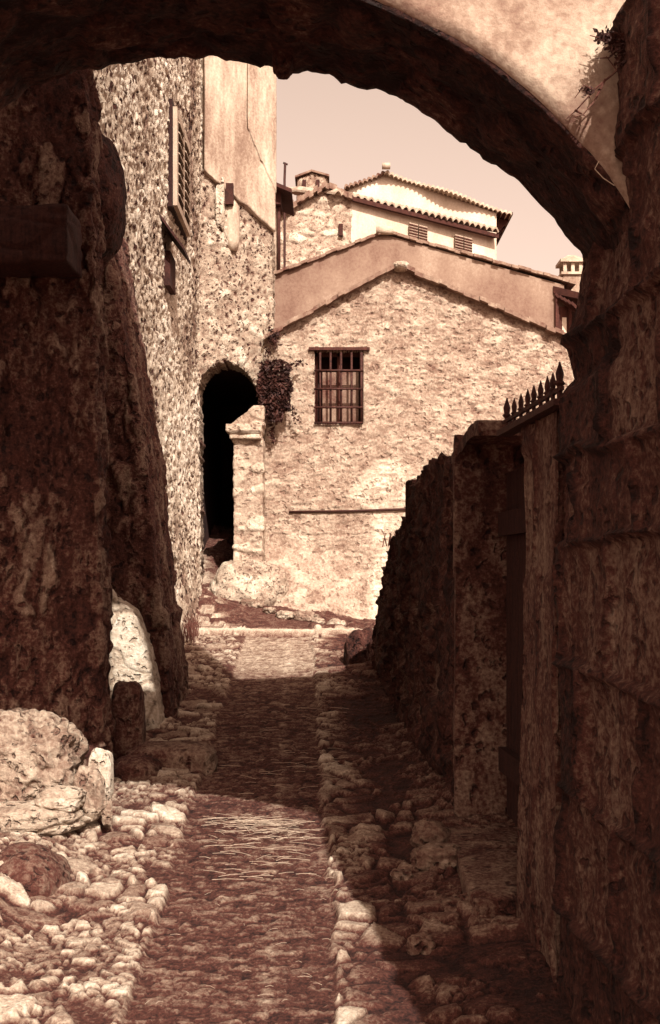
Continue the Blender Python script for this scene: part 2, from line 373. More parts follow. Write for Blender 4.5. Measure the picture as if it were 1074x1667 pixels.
# room above the arch with its stepped roofline; unseen hole added to throw the slab's sun patch
def top_up(x): return np.interp(x, [-3, -.33, -.12, .2, .5, .72, .80, 1.6, 2.5], [7.9, 7.77, 7.25, 7.2, 6.95, 7.2, 5.5, 5.7, 5.6])
def f_up(U):
    x = -3+5.5*U[:, 0]; y = 2.9+.22*U[:, 1]; return np.stack([x, y, 4.0+(top_up(x)-4.0)*U[:, 2]], -1)
def sun_gap(C): return (C[:, 0] > -.26)&(C[:, 0] < .13-.22*(C[:, 2]-4.15))&(C[:, 2] > 4.08)&(C[:, 2] < 4.95)&(np.abs(C[:, 1]-3.0) < .3)
rubble_box('upper_wall', f_up, (220, 4, 140), (4, 4, 6), 9, .015, parent=bridge, hole=sun_gap, drop='')
# =================================================================== RIGHT SIDE
def rx(y): return .885-.066*y
# block-built pier and wall by the camera
rows = np.array([-.2, .28, .63, .98, 1.33, 1.675, 1.92, 2.25, 2.6, 2.9, 3.3])
def f_pier(U):
    y = .3+(3.36-.3)*U[:, 0]; zt_ = np.interp(y, [.3, 1.5, 1.95, 3.4], [1.85, 2.1, 2.92, 2.92]); z = -.1+(zt_+.1)*U[:, 2]; x = rx(y)+.55*U[:, 1]
    far_ = ss(.86, 1, U[:, 0]); zz = z
    bulge = np.interp(zz, [0, 2.10, 2.15, 2.25, 2.35, 2.5, 2.7], [.0, .0, .045, .025, .045, .065, .07])
    return np.stack([x+bulge*ss(.80, .9, U[:, 0])*(1-U[:, 1]), y, z], -1)
U, Q = boxgrid(300, 20, 280, drop='z-'); V = f_pier(U); N = normals(V, Q)
wz = V[:, 2]+fbm(V, 2.5, 12, 3)*.035; ri = np.clip(np.searchsorted(rows, wz)-1, 0, len(rows)-2)
dz = np.minimum(wz-rows[ri], rows[ri+1]-wz); bl = .42; yy = V[:, 1]*.9+ri*.19+fbm(V, 2.5, 14, 3)*.05
bi = np.floor(yy/bl); dy = np.minimum(yy/bl-bi, 1-(yy/bl-bi))*bl; e = np.minimum(dz, dy)
rb = _h(ri, bi, 0*ri, 5); h = (ss(0, .018, e+fbm(V, 12., 19, 3)*.012)-1)*.024+(rb-.5)*.016+fbm(V, 5., 15, 6, .68)*.034; t = .27+(rb-.5)*.18+fbm(V, (3, 3, 1.5), 16, 3)*.12-(1-ss(0, .03, e))*.12
cen = np.exp(-(((V[:, 1]-3.18)/.03)**2+((V[:, 2]-.98-.14)/.07)**2)); h = h+cen*.03; t = t+cen*.2
pier = link('block_wall', V+N*h[:, None], Q, 'dark', tone=t)
tag(pier, 'wall of large squared stone blocks at the right edge carrying the arch', 'wall')
# garden wall beyond the gate
def wtop(y):
    return np.interp(y, [4.9, 5.1, 5.35, 5.75, 6.3, 6.6, 6.78, 6.82, 7.15, 7.2, 7.9, 8.0, 8.35, 8.42, 8.6, 8.75], [2.17, 2.16, 2.14, 2.16, 2.13, 2.13, 2.12, 1.94, 1.90, 1.86, 1.70, 1.62, 1.36, 1.26, 1.22, 1.1])
def f_gw(U):
    y = 5.04+(8.72-5.04)*U[:, 0]; b = .1*y-.05; z = b+(wtop(y)-b)*U[:, 2]; x = rx(y)+.40*U[:, 1]-.05*ss(1.0, .4, z)*ss(5.3, 6.5, y)
    return np.stack([x, y, z], -1)
gw = empty('garden_wall', (rx(6.8), 6.8, .6), 'dark rubble wall stepping down along the right side of the lane beyond the gate', 'wall')
rubble_box('wall', f_gw, (300, 24, 150), (3.6, 3.6, 5), 33, .055, m='dark', parent=gw, base=.24, spread=.22, warp=.4, rough=.7)
# end stub of the wall at its foot
rock('kerb_stone', (X(585, 8.9), 8.9, .98), (.105, .16, .19), 61, m='dark', tone=.16, box=.35, sub=30)
tag(bpy.data.objects['kerb_stone'], 'dark squat guard stone at the far foot of the garden wall', 'stone')
# jamb wall between gate and arch, with gate, reveal, threshold, railing
def f_jw(U):
    y = 3.42+(3.88-3.42)*U[:, 0]; z = .1+(2.08-.1)*U[:, 2]; x = rx(y)+.30*U[:, 1]-.012*np.sin(z*3)*U[:, 0]
    return np.stack([x, y, z], -1)
jw = rubble_box('gate_pillar', f_jw, (60, 24, 200), (3, 3, 2.5), 41, .018, m='dark', base=.34, spread=.1, mort=.1, rough=.5)
tag(jw, 'smooth weathered stone gate pillar on the near side of the gate under the iron spikes', 'pillar')
gate = empty('garden_gate', (rx(4.5)+.2, 4.46, .45), 'dark plank gate recessed deep in the right-hand wall', 'gate')
for k in range(9):
    y0 = 3.88+k*1.16/9; y1 = y0+1.16/9-.006
    if k == 0: mb = MB()
    mb.hexa([(rx(y)+.20+d, y, z) for (y) in (y0, y1) for d in (0, .04) for z in (.42, 2.02)])
mb.build('door_leaf', 'darkwood', gate)
mb = MB()
for z in (.75, 1.75):
    mb = MB(); mb.hexa([(rx(y)+.165+d, y, z+q) for y in (3.9, 5.02) for d in (0, .033) for q in (0, .1)]); mb.build('ledge', 'darkwood', gate)
def f_rev(U):   # plastered far jamb reveal
    return np.stack([rx(5.04)-.012+.24*U[:, 0], 5.0+.06*U[:, 1], .38+1.8*U[:, 2]], -1)
rubble_box('jamb', f_rev, (26, 6, 170), (2, 2, 1.5), 51, .008, m='dark', parent=gate, base=.32, spread=.05, mort=.1)
def f_sill(U): return np.stack([rx(4.5)-.10+.42*U[:, 0], 3.9+1.1*U[:, 1], .30+.20*U[:, 2]+.0*U[:, 1]+.05*U[:, 1]], -1)
rubble_box('threshold', f_sill, (40, 80, 12), (2, 2, 2), 52, .015, m='dark', parent=gate, base=.36, spread=.1, mort=.12)
def f_lin(U): return np.stack([rx(4.6)-.03+.40*U[:, 0], 4.30+.95*U[:, 1], 2.10+.05*U[:, 2]+.02*np.sin(U[:, 1]*5)], -1)
rubble_box('lintel', f_lin, (30, 70, 8), (2, 2, 4), 53, .012, m='dark', parent=gate, base=.30, spread=.1, mort=.12)
rail = empty('spiked_railing', (rx(3.7), 3.7, 2.1), 'row of dark iron spikes on top of the gate pillar', 'railing')
def yy_of(px): r = (px-537)/F0; return .885/(r+.066)
mb = MB(); mb.beam((rx(4.12), 4.12, 2.125), (rx(3.34), 3.34, 2.125), .012, .012); mb.beam((rx(4.12), 4.12, 2.085), (rx(3.34), 3.34, 2.085), .05, .02)
mb.build('rail', 'iron', rail)
for i, px in enumerate([825, 837, 848, 859, 869, 880, 891, 900, 911]):
    y = yy_of(px); x = rx(y); mb = MB(); hgt = .085 if i not in (0, 8) else .10
    base = 2.09; w_ = .013 if i not in (0, 8) else .017
    mb.tube([(x, y, base), (x, y, base+hgt*.5)], w_*.5, 6)
    mb.tube([(x, y, base+hgt*.42), (x, y, base+hgt*.52), (x, y, base+hgt*.62)], [w_*.4, w_*1.0, w_*.5], 6)
    mb.tube([(x, y, base+hgt*.62), (x, y, base+hgt*.8), (x, y, base+hgt*1.15)], [w_*.6, w_*.75, w_*.08], 6)
    mb.build('spike', 'iron', rail)

# =================================================================== LEFT SIDE
# tall stone house along the left, archway wall and plastered upper storey
lh = empty('tall_stone_house', (-1.35, 9, 1), 'tall pitted pale stone house on the left with arched doorway and plastered upper wall', 'house')
def wax(y): return -1.36+.02*(y-8)
def f_A(U):
    y = 5.9+(11.52-5.9)*U[:, 1]; z = .2+(8.6-.2)*U[:, 2]; y2 = np.minimum(y, 11.52)
    x = wax(y2)+.015*np.sin(z*1.3); thick = .5
    x = x-.34*ss(6.35, 6.42, y)*ss(7.48, 7.40, y)*ss(3.75, 3.65, z)*ss(1.9, 2.0, z)*U[:, 0]
    flare = .10*ss(1.6, .7, z)
    return np.stack([x+flare*(U[:, 0])-(1-U[:, 0])*thick, y2, z], -1)
def holeA(C): return (C[:, 0] > -1.7)&(C[:, 1] > 9.62)&(C[:, 1] < 10.5)&(C[:, 2] > 4.62)&(C[:, 2] < 5.55)
rubble_box('wall', f_A, (4, 420, 600), (9, 9, 12), 101, .019, m='pitted', parent=lh, drop='z-z+y-x-', base=.80, spread=.16, mt=-.10, warp=.5, rough=.9, pits=.05, psc=13.)
am = [c_ for c_ in lh.children if c_.name.startswith('wall')][0].data; nv = len(am.vertices)
co = np.zeros(nv*3, dtype=np.float32); am.vertices.foreach_get('co', co); co = co.reshape(-1, 3)+np.array(lh.location)
tn = np.zeros(nv, dtype=np.float32); am.attributes['tone'].data.foreach_get('value', tn)
pt = fbm(co, (1.1, 1.1, .8), 31, 4, .55); cr = worley(co, (3, 2.2, 3.5), 71)[2]
am.attributes['tone'].data.foreach_set('value', (tn-.28*ss(.05, .3, pt)+.08*ss(-.05, -.3, pt)+(cr-.5)*.16).astype(np.float32))
# archway wall
BX0, BY0, BX1, BY1 = -1.30, 11.50, -.60, 12.12
def f_B(U):
    a = U[:, 0]; x = BX0+(BX1-BX0)*a; y = BY0+(BY1-BY0)*a; z = .9+(8.6-.9)*U[:, 2]
    return np.stack([x, y+.35*U[:, 1], z], -1)
def arch_hole(C):
    a = (C[:, 0]-BX0)/(BX1-BX0); px = 537+F0*C[:, 0]/C[:, 1]; zz = C[:, 2]
    ycen = 371; hw = 50; zs = Z(652, 11.8); top = Z(592, 11.8)
    dx = (px-ycen)/hw; arc = zs+(top-zs)*np.sqrt(np.clip(1-dx*dx, 0, 1))
    frontm = C[:, 1] < (BY0+(BY1-BY0)*a)+.1
    return frontm&(np.abs(dx) < 1.)&(zz < arc)
rubble_box('archway_wall', f_B, (56, 4, 420), (5, 5, 7), 103, .022, m='pocked', parent=lh, hole=arch_hole, deep=.45, deepdir=(0, 1, 0), drop='z-y+', base=.70, spread=.2, warp=.5, rough=.9, pits=.02, psc=18.)
# passage behind the doorway, its shade painted in with near-black stone
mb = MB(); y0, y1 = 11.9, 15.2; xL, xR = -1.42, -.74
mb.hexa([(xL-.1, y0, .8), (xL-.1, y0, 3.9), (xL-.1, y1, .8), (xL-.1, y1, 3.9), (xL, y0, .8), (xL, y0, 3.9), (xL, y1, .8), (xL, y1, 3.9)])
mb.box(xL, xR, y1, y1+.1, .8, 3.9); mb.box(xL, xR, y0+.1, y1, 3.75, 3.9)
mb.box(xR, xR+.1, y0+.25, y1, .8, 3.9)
mb.build('passage', 'darkshade', lh)
# plaster over the upper part of the archway wall
def plasterB(name, u0, u1, zb0, zb1, zt, off, m='plaster', lean=0):
    n, k = 60, 120; a, w = np.meshgrid(np.linspace(0, 1, n+1), np.linspace(0, 1, k+1), indexing='ij')
    zb = zb0+(zb1-zb0)*a; z = zb+(zt-zb)*w; uu = u0+(u1-u0)*a-lean*(z-zb)*(1-a)
    nx_n, ny_n = (BY1-BY0), -(BX1-BX0); l = math.hypot(nx_n, ny_n); nx_n /= l; ny_n /= l
    outs = []; base_ = []
    for o_ in (off, 0.0):
        Vv = np.stack([BX0+(BX1-BX0)*uu+nx_n*o_, BY0+(BY1-BY0)*uu+ny_n*o_, z], -1).reshape(-1, 3)
        if o_: Vv = Vv+np.array([nx_n, ny_n, 0])*(fbm(Vv, 3., 9, 4)*.012)[:, None]; Vv[:, 2] += (fbm(Vv, 7., 12, 3)*.05)*(w.ravel() < .01)
        outs.append(Vv)
    Vv = np.concatenate(outs); I = np.arange((n+1)*(k+1)).reshape(n+1, k+1); O = (n+1)*(k+1)
    Q_ = [np.stack([I[:-1, :-1], I[1:, :-1], I[1:, 1:], I[:-1, 1:]], -1).reshape(-1, 4)]
    for b in (I[:, 0], I[0, :], I[-1, :], I[:, -1]): Q_.append(np.stack([b[:-1], b[:-1]+O, b[1:]+O, b[1:]], -1))
    return link(name, Vv, np.concatenate(Q_), m, lh)
plasterB('plaster', .04, 1.0, 5.55, 5.12, 8.6, .055)
plasterB('corner_pilaster', .60, 1.0, 6.10, 5.50, 8.6, .070)
# shutters on the grazing wall
def shutter(parent, y0, y1, z0, z1, x, m='palewood'):
    mb = MB(); t_ = .035
    mb.box(x, x+t_, y0, y0+.07, z0, z1); mb.box(x, x+t_, y1-.07, y1, z0, z1); ym = (y0+y1)/2
    mb.box(x, x+t_, ym-.05, ym+.05, z0+.05, z1-.05)
    mb.box(x, x+t_, y0+.07, y1-.07, z0, z0+.06); mb.box(x, x+t_, y0+.07, y1-.07, z1-.06, z1)
    f = mb.build('shutter', m, parent)
    mb = MB(); z = z0+.1
    while z < z1-.08:
        for a, b in ((y0+.075, ym-.055), (ym+.055, y1-.075)):
            mb.hexa([(x+.004+dx, yv, z+dz_+q) for yv in (a, b) for dx, dz_ in ((0, .045), (.045, 0)) for q in (0, .010)])
        z += .085
    mb.build('louvre', m, f); return f
def yA(px): return -1.30/((px-537)/F0)
ya, yb = 9.55, 10.45
xw = -1.285
sh = shutter(lh, ya, yb, Z(372, 10.2), Z(185, 9.7), xw)
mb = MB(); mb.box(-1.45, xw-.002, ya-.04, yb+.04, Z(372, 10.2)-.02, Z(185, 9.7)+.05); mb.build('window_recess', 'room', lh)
# tilted board under the shutter and niche below
mb = MB(); zc = Z(378, 9.6)
mb.hexa([(-1.34, 9.2, zc+.00), (-1.34, 9.2, zc+.03), (-1.34, 9.75, zc+.0), (-1.34, 9.75, zc+.03), (-1.16, 9.25, zc-.24), (-1.16, 9.25, zc-.21), (-1.16, 9.72, zc-.24), (-1.16, 9.72, zc-.21)])
mb.build('sloping_board', 'darkwood', lh)
mb = MB(); mb.box(-1.34, -1.29, 9.42, 9.75, zc-.48, zc-.2); mb.build('niche', 'darkshade', lh)
# rounded stone flue and small opening in the archway wall
a_ = .37; fx = BX0+(BX1-BX0)*a_; fy = BY0+(BY1-BY0)*a_
mb = MB(); cxx, cyy = X(377, 11.74), 11.78
mb.tube([(cxx, cyy, Z(405, 11.7)), (cxx, cyy, Z(390, 11.7)), (cxx, cyy, Z(345, 11.7)), (cxx, cyy, Z(332, 11.7)), (cxx, cyy, Z(322, 11.7))], [.05, .075, .08, .072, .03], 14)
mb.build('stone_spout', 'plaster', lh, smooth=True)
mb = MB(); mb.box(X(366, 11.7), X(380, 11.7), 11.66, 11.9, Z(334, 11.7), Z(300, 11.7)); mb.build('small_opening', 'darkshade', lh)
rock('upright_slab', (X(358, 11.65), 11.68, Z(331, 11.65)), (.045, .08, .25), 93, m='pocked', tone=.78, parent=lh, amp=.12, box=.5, sub=40)
# near buttress and overhang on the left, in shade
def f_but(U):
    z = -.0+(6.2)*U[:, 2]; xr = np.interp(z, [0, .9, 2.5, 4, 6.2], [-1.03, -1.05, -1.08, -1.13, -1.15])
    y = 5.25+.32*U[:, 1]; x = -2.6+(xr+2.6)*U[:, 0]+.0*y; y = y+.12*(1-U[:, 1])*ss(.7, 1, U[:, 0])
    return np.stack([x, y, z], -1)
but = rubble_box('stone_buttress', f_but, (170, 24, 520), (8, 8, 3.6), 201, .028, m='dark', base=.30, spread=.26, warp=1.0, rough=1.3, mort=.2)
tag(but, 'massive dark weathered stone buttress at the left edge of the lane', 'buttress')
def f_c(U):
    z = .45+1.0*U[:, 2]; xr = np.interp(z, [0, .6, .78, 1.0, 1.26, 1.40, 1.46], [-.98, -.99, -1.005, -1.04, -1.10, -1.16, -1.24])
    y = 6.72+.34*U[:, 1]; x = -1.34+(xr+1.34)*U[:, 0]; return np.stack([x, y+.15*(z-.5)*(1-U[:, 1]), z+.04*np.sin(U[:, 0]*5)*U[:, 2]], -1)
cb = rubble_box('leaning_slab', f_c, (50, 30, 110), (3, 3, 3.5), 211, .016, m='rock', base=.76, spread=.1, warp=.5, rough=.9, mort=.08)
tag(cb, 'whitish rough slab of stone leaning upright against the left wall in a narrow patch of sun', 'stone')
def f_d(U):
    z = .3+3.5*U[:, 2]; xr = np.interp(z, [.3, 1.0, 1.34, 1.38, 2.3, 2.96, 3.3, 3.8], [-.96, -.97, -1.00, -1.03, -1.12, -1.23, -1.29, -1.38])
    y = 7.0+.8*U[:, 1]; x = -1.8+(xr+1.8)*U[:, 0]; return np.stack([x, y, z], -1)
cb = rubble_box('battered_buttress', f_d, (50, 50, 260), (6, 6, 3.2), 213, .030, m='dark', base=.30, spread=.2, warp=.7, rough=1.0)
tag(cb, 'dark sloping stone buttress leaning on the pale left house behind the whitish slab', 'buttress')
rk = rock('bulging_oven_wall', (X(140, 6.0)-.02, 6.15, Z(300, 6.0)), (.20, .30, .34), 77, m='dark', tone=.12, amp=.1, sub=40); tag(rk, 'dark rounded masonry bulge high on the left wall above the recess', 'masonry')
def f_bm(U): return np.stack([-1.6+(X(118, 5.15)+1.6)*U[:, 0], 5.02+.3*U[:, 1], Z(436, 5.15)+(Z(350, 5.15)-Z(436, 5.15))*U[:, 2]], -1)
bm = rubble_box('beam_end', f_bm, (40, 12, 20), (3, 3, 9), 88, .016, m='darkwood', drop='', base=.05, spread=.05); tag(bm, 'thick dark squared timber end projecting from the left buttress', 'beam')
# boulders and blocks at the foot of the left wall
def trock(name, c, r, seed, label, cat='boulder', **kw): return tag(rock(name, c, r, seed, **kw), label, cat)
trock('boulder', (X(50, 4.95), 5.02, Z(1235, 5.0)), (.24, .20, .20), 5, 'big pitted boulder in sunlight at the left edge below the buttress', tone=.56, amp=.20, pits=.08, box=.2, sub=90)
trock('boulder', (X(40, 4.7)-.03, 4.80, Z(1330, 4.8)), (.27, .13, .065), 8, 'flat slab of stone wedged beneath the big sunlit boulder', tone=.66, amp=.12, box=.2)
trock('boulder', (X(92, 4.7), 4.78, Z(1300, 4.8)), (.10, .08, .05), 81, 'pale lozenge stone under the right half of the pitted boulder', tone=.7, amp=.14, box=.2)
trock('boulder', (X(142, 4.8), 4.88, Z(1290, 4.9)), (.075, .08, .12), 11, 'rough upright stone between the boulder and the white post stone', tone=.58, amp=.16, box=.2)
trock('post_stone', (X(164, 4.9), 4.9, Z(1265, 4.9)), (.050, .05, .115), 13, 'small white upright stone like a stump beside the boulders', 'stone', tone=.84, amp=.06, box=.45)
trock('post_stone', (X(176, 4.9), 4.86, Z(1318, 4.9)), (.022, .02, .06), 14, 'tiny slanting stone chip at the foot of the white stump', 'stone', tone=.55, amp=.1, box=.4, sub=20, rot=.3)
trock('boulder', (X(30, 4.25), 4.35, Z(1470, 4.3)), (.19, .24, .20), 17, 'smooth dark half-buried boulder at the left edge below the others', tone=.30, amp=.07, sub=70)
trock('stump_stone', (X(203, 5.9), 6.0, Z(1175, 5.95)), (.085, .12, .20), 23, 'dark upright rounded block against the left wall below the sunlit patch', 'stone', m='dark', tone=.30, amp=.08, box=.45)
trock('bench_stone', (X(275, 5.85), 5.95, Z(1243, 5.9)), (.225, .14, .095), 29, 'long dark flat-topped block lying at the left verge of the lane', 'stone', m='dark', tone=.36, amp=.06, box=.5, sub=60)
trock('bench_stone', (X(218, 5.7), 5.75, Z(1262, 5.8)), (.12, .12, .10), 30, 'dark shaded stone at the left end of the long flat-topped block', 'stone', m='dark', tone=.25, amp=.08, box=.3)
# loose stones on the right verge
for i, (px, py, Y, r, tn, lb) in enumerate([
    (700, 1368, 4.75, (.085, .08, .055), .46, 'rough grey stone at the foot of the gate reveal'),
    (716, 1400, 4.5, (.095, .07, .05), .50, 'larger pale loose stone in front of the gate threshold'),
    (655, 1422, 4.4, (.04, .04, .022), .48, 'little round stone left of the pale loose stone on the right verge'),
    (785, 1465, 4.05, (.085, .07, .03), .40, 'flat slab of stone on the right verge near the gate pillar'),
    (685, 1528, 3.75, (.05, .045, .035), .42, 'dark loose stone on the shaded right verge nearest the viewer'),
    (740, 1462, 4.05, (.05, .05, .025), .44, 'small loose stone just left of the flat slab on the verge')]):
    y = Y; x = X(px, Y); tag(trock('loose_stone', (x, y, float(gz(x, y))+r[2]*.6), r, 300+i, lb, 'stone', tone=tn-.06, amp=.2, box=.2, sub=36), group='loose stones on the right verge')

# =================================================================== GABLE HOUSE facing the lane
GY0 = 12.0
gh = empty('gabled_stone_house', (.6, 12, 1), 'rubble stone house with a low gable and barred window facing down the lane', 'house')
def gtop(x):
    px = 537+F0*x/GY0
    return np.interp(px, [380, 437, 470, 648, 930, 1100], [Z(575, 12), Z(545, 12), Z(528, 12), Z(435, 12), Z(552, 12), Z(622, 12)])
def f_g(U):
    x = X(385, 12)+(X(1080, 12)-X(385, 12))*U[:, 0]; zt = gtop(x); zt = np.where(x < X(428, 12), np.minimum(zt, Z(700, 12)), zt)
    z = .75+(zt-.75)*U[:, 2]
    fl = .50*ss(1.95, 1.05, z+.22*(x+.5))*ss(.6, -.2, x)+.25*ss(1.3, .9, z)
    return np.stack([x, GY0+.4*U[:, 1]-fl*(1-U[:, 1]), z], -1)
wx0, wx1, wz0, wz1 = X(512, 12), X(592, 12), Z(691, 12), Z(571, 12)
def hole_g(C): return (C[:, 0] > wx0)&(C[:, 0] < wx1)&(C[:, 2] > wz0)&(C[:, 2] < wz1)&(C[:, 1] < GY0+.15)
rubble_box('wall', f_g, (340, 4, 380), (5.5, 5.5, 11), 301, .009, parent=gh, hole=hole_g, deep=.28, drop='z-', base=.57, spread=.15, mt=.03, warp=.7, rough=1.5, mort=.12)
gm = [c_ for c_ in gh.children if c_.name.startswith('wall')][0].data; nv = len(gm.vertices)
co = np.zeros(nv*3, dtype=np.float32); gm.vertices.foreach_get('co', co); co = co.reshape(-1, 3)+np.array(gh.location)
tn = np.zeros(nv, dtype=np.float32); gm.attributes['tone'].data.foreach_get('value', tn)
pxx = 537+F0*co[:, 0]/co[:, 1]; pyy = 930-F0*(co[:, 2]-CAMZ)/co[:, 1]; nz_ = fbm(co, 4., 8, 4)*30
# limewashed patch and pale corner low on the right, as worn into the wall itself
lime = ss(1.15, .8, ((pxx-625+nz_)/62)**2+((pyy-790+nz_)/42)**2)*.13+ss(598, 612, pxx+nz_*.3)*ss(820, 850, pyy+nz_*.5)*.17
gm.attributes['tone'].data.foreach_set('value', (tn+lime).astype(np.float32))
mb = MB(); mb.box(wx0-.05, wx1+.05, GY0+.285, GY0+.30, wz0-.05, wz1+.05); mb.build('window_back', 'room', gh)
wf = MB(); yf = GY0+.10
wf.box(wx0-.01, wx0+.03, yf, yf+.05, wz0, wz1); wf.box(wx1-.03, wx1+.01, yf, yf+.05, wz0, wz1); wf.box(wx0, wx1, yf, yf+.05, wz1-.04, wz1); wf.box(wx0, wx1, yf, yf+.05, wz0-.01, wz0+.03)
wf.box((wx0+wx1)/2-.02, (wx0+wx1)/2+.02, yf, yf+.05, wz0, wz1)
wfo = wf.build('window', 'wood', gh)
mb = MB(); mb.box(wx0+.08, wx1-.05, yf+.02, yf+.03, wz0+.03, wz1-.2); mb.build('pane', 'glass', wfo)
for px in (521, 538, 555, 572, 588):
    mb = MB(); mb.tube([(X(px, 12), GY0-.02, wz0+.01), (X(px, 12), GY0-.02, wz1-.02)], .012 if px < 588 else .016, 8); mb.build('bar', 'iron', wfo, smooth=True)
for py in (604, 634, 664, 689):
    mb = MB(); mb.tube([(wx0-.005, GY0-.035, Z(py, 12)), (wx1-.01, GY0-.035, Z(py, 12))], .012, 8); mb.build('bar', 'iron', wfo, smooth=True)
mb = MB(); mb.box(wx0-.06, wx1+.06, GY0-.045, GY0+.1, wz1+.0, wz1+.03); mb.build('window_lintel', 'wood', gh)
# horizontal rod across the wall
mb = MB(); mb.tube([(X(470, 11.9), GY0-.02, Z(833, 11.95)), (X(575, 11.9), GY0-.022, Z(831.5, 11.95)), (X(700, 11.9), GY0-.02, Z(827, 11.95))], .012, 8)
mb.build('iron_rod', 'iron', gh, smooth=True)
# rake tiles
def rake(parent, pts, Y0, Y1, n, r=.05, m='tile', und=.02, name='roof'):
    """tiled verge: short overlapping tiles along the rake, carrying back over the roof"""
    mb = MB(); L_ = [Vector((X(px, Y0), 0, Z(py, Y0))) for px, py in pts]
    seg = [(L_[i], L_[i+1]) for i in range(len(L_)-1)]; tot = sum((b-a).length for a, b in seg)
    for a, b in seg:
        k = max(1, int(round(n*(b-a).length/tot)))
        d = (b-a)/k; up = 1 if d.z >= 0 else -1
        for i in range(k):
            p = a+d*i; q = a+d*(i+1)+d*.04; jz = random.uniform(-.008, .008)*r/.05; e1 = random.uniform(-.02, .02)
            mb.hexa([(v.x, y, v.z+jz+s_) for v in (p, q) for y in (Y0-.05+e1, Y1) for s_ in (-r*.12, r*.5)])
    return mb.build(name, m, parent)
rake(gh, [(430, 552), (470, 529), (560, 480), (648, 434)], 11.95, 14, 22, r=.07)
rake(gh, [(648, 434), (740, 474), (860, 523), (1000, 581)], 11.95, 14, 26, r=.07)
rk = rock('ridge_cap', (X(652, 12), 11.95, Z(436, 12)), (.09, .12, .055), 44, tone=.66, parent=gh, sub=24, amp=.1)
# pier with impost by the doorway
pr = empty('doorway_pier', (X(405, 11.8), 11.8, 1.4), 'pale stone pier with a moulded capital beside the dark arched doorway', 'pier')
def f_p(U):
    z = 1.3+(Z(716, 11.75)-1.3)*U[:, 2]; k = (1.8-z).clip(0)*.03
    return np.stack([X(383, 11.75)-k+(X(428, 11.75)-X(383, 11.75)+k)*U[:, 0], 11.62-k+.45*U[:, 1], z], -1)
rubble_box('shaft', f_p, (30, 30, 130), (3.3, 3.3, 6.5), 401, .022, parent=pr, base=.66, spread=.16, mort=.12, rough=.5)
def f_i(U):
    z = Z(716, 11.7)+(Z(694, 11.7)-Z(716, 11.7))*U[:, 2]; o_ = .03+.035*(U[:, 2] > .45)
    return np.stack([X(381, 11.7)-o_+(X(424, 11.7)-X(381, 11.7)+o_*1.3)*U[:, 0], 11.58-o_+.4*U[:, 1], z], -1)
rubble_box('capital', f_i, (30, 30, 12), (3, 3, 3), 402, .012, parent=pr, drop='', base=.70, spread=.1)
def f_j(U):
    z = Z(694, 11.7)+(Z(664, 11.7)-Z(694, 11.7))*U[:, 2]
    return np.stack([X(376, 11.7)+(.24*U[:, 2])+(X(424, 11.7)-X(376, 11.7)-.24*U[:, 2]+.03)*U[:, 0], 11.6+.4*U[:, 1], z], -1)
rubble_box('springer', f_j, (30, 30, 20), (4, 4, 6), 403, .024, parent=pr, drop='', base=.62, spread=.14)
# rounded rock at the foot of the pier
trock('rock_outcrop', (X(400, 11.5), 11.75, 1.36), (.42, .40, .36), 47, 'pale rounded rock outcrop at the foot of the doorway pier', 'rock', tone=.66, amp=.14, sub=60)
# stones scattered at the base of the house
lbl = ['flat pale stone at the base of the gabled house, nearest the doorway', 'small stone second from the doorway along the house foot', 'thin dark stone in the middle of the house foot', 'broad stone right of the middle along the house foot', 'light stone just behind the right end of the step', 'rightmost low stone beside the step']
for i, (px, py, Y, rr) in enumerate([(410, 968, 11.3, .10), (438, 984, 11.1, .06), (462, 988, 10.95, .09), (497, 1000, 10.95, .12), (516, 1016, 10.75, .07), (548, 1020, 10.6, .10)]):
    x = X(px, Y); tag(trock('foot_stone', (x, Y, float(gz(x, Y))+.02), (rr, rr*.8, rr*.5), 500+i, lbl[i], 'stone', tone=.58+.08*((i*7) % 3-1), amp=.24, box=.2, sub=26, rot=i), group='stones along the foot of the gabled house')

# =================================================================== HOUSES BEHIND
# grey rendered house with low gable
ph = empty('grey_rendered_house', (.6, 14, 1.5), 'grey rendered house with a broad low gable standing behind the stone gable', 'house')
Y = 14.0; mb = MB()
prof = [(425, 456), (625, 381), (918, 464), (918, 760), (425, 760)]
b = len(mb.v); mb.v += [P(px, py, Y) for px, py in prof]+[(P(px, py, Y)[0], Y+3, P(px, py, Y)[2]) for px, py in prof]
mb.f += [(4, 3, 2, 1, 0), (5, 6, 7, 8, 9)]+[(i, (i+1) % 5, (i+1) % 5+5, i+5) for i in range(5)]
mb.build('wall', 'greyplaster', ph)
rake(ph, [(430, 454), (520, 420), (625, 379)], Y, Y+3.2, 20, r=.055, m='tile'); rake(ph, [(625, 379), (760, 416), (935, 463)], Y, Y+3.2, 30, r=.055, m='tile')
mb = MB(); mb.tube([(X(612, Y), Y-.04, Z(377, Y)), (X(640, Y), Y-.04, Z(377, Y))], .05, 8); mb.build('ridge_tile', 'tilelight', ph, smooth=True)
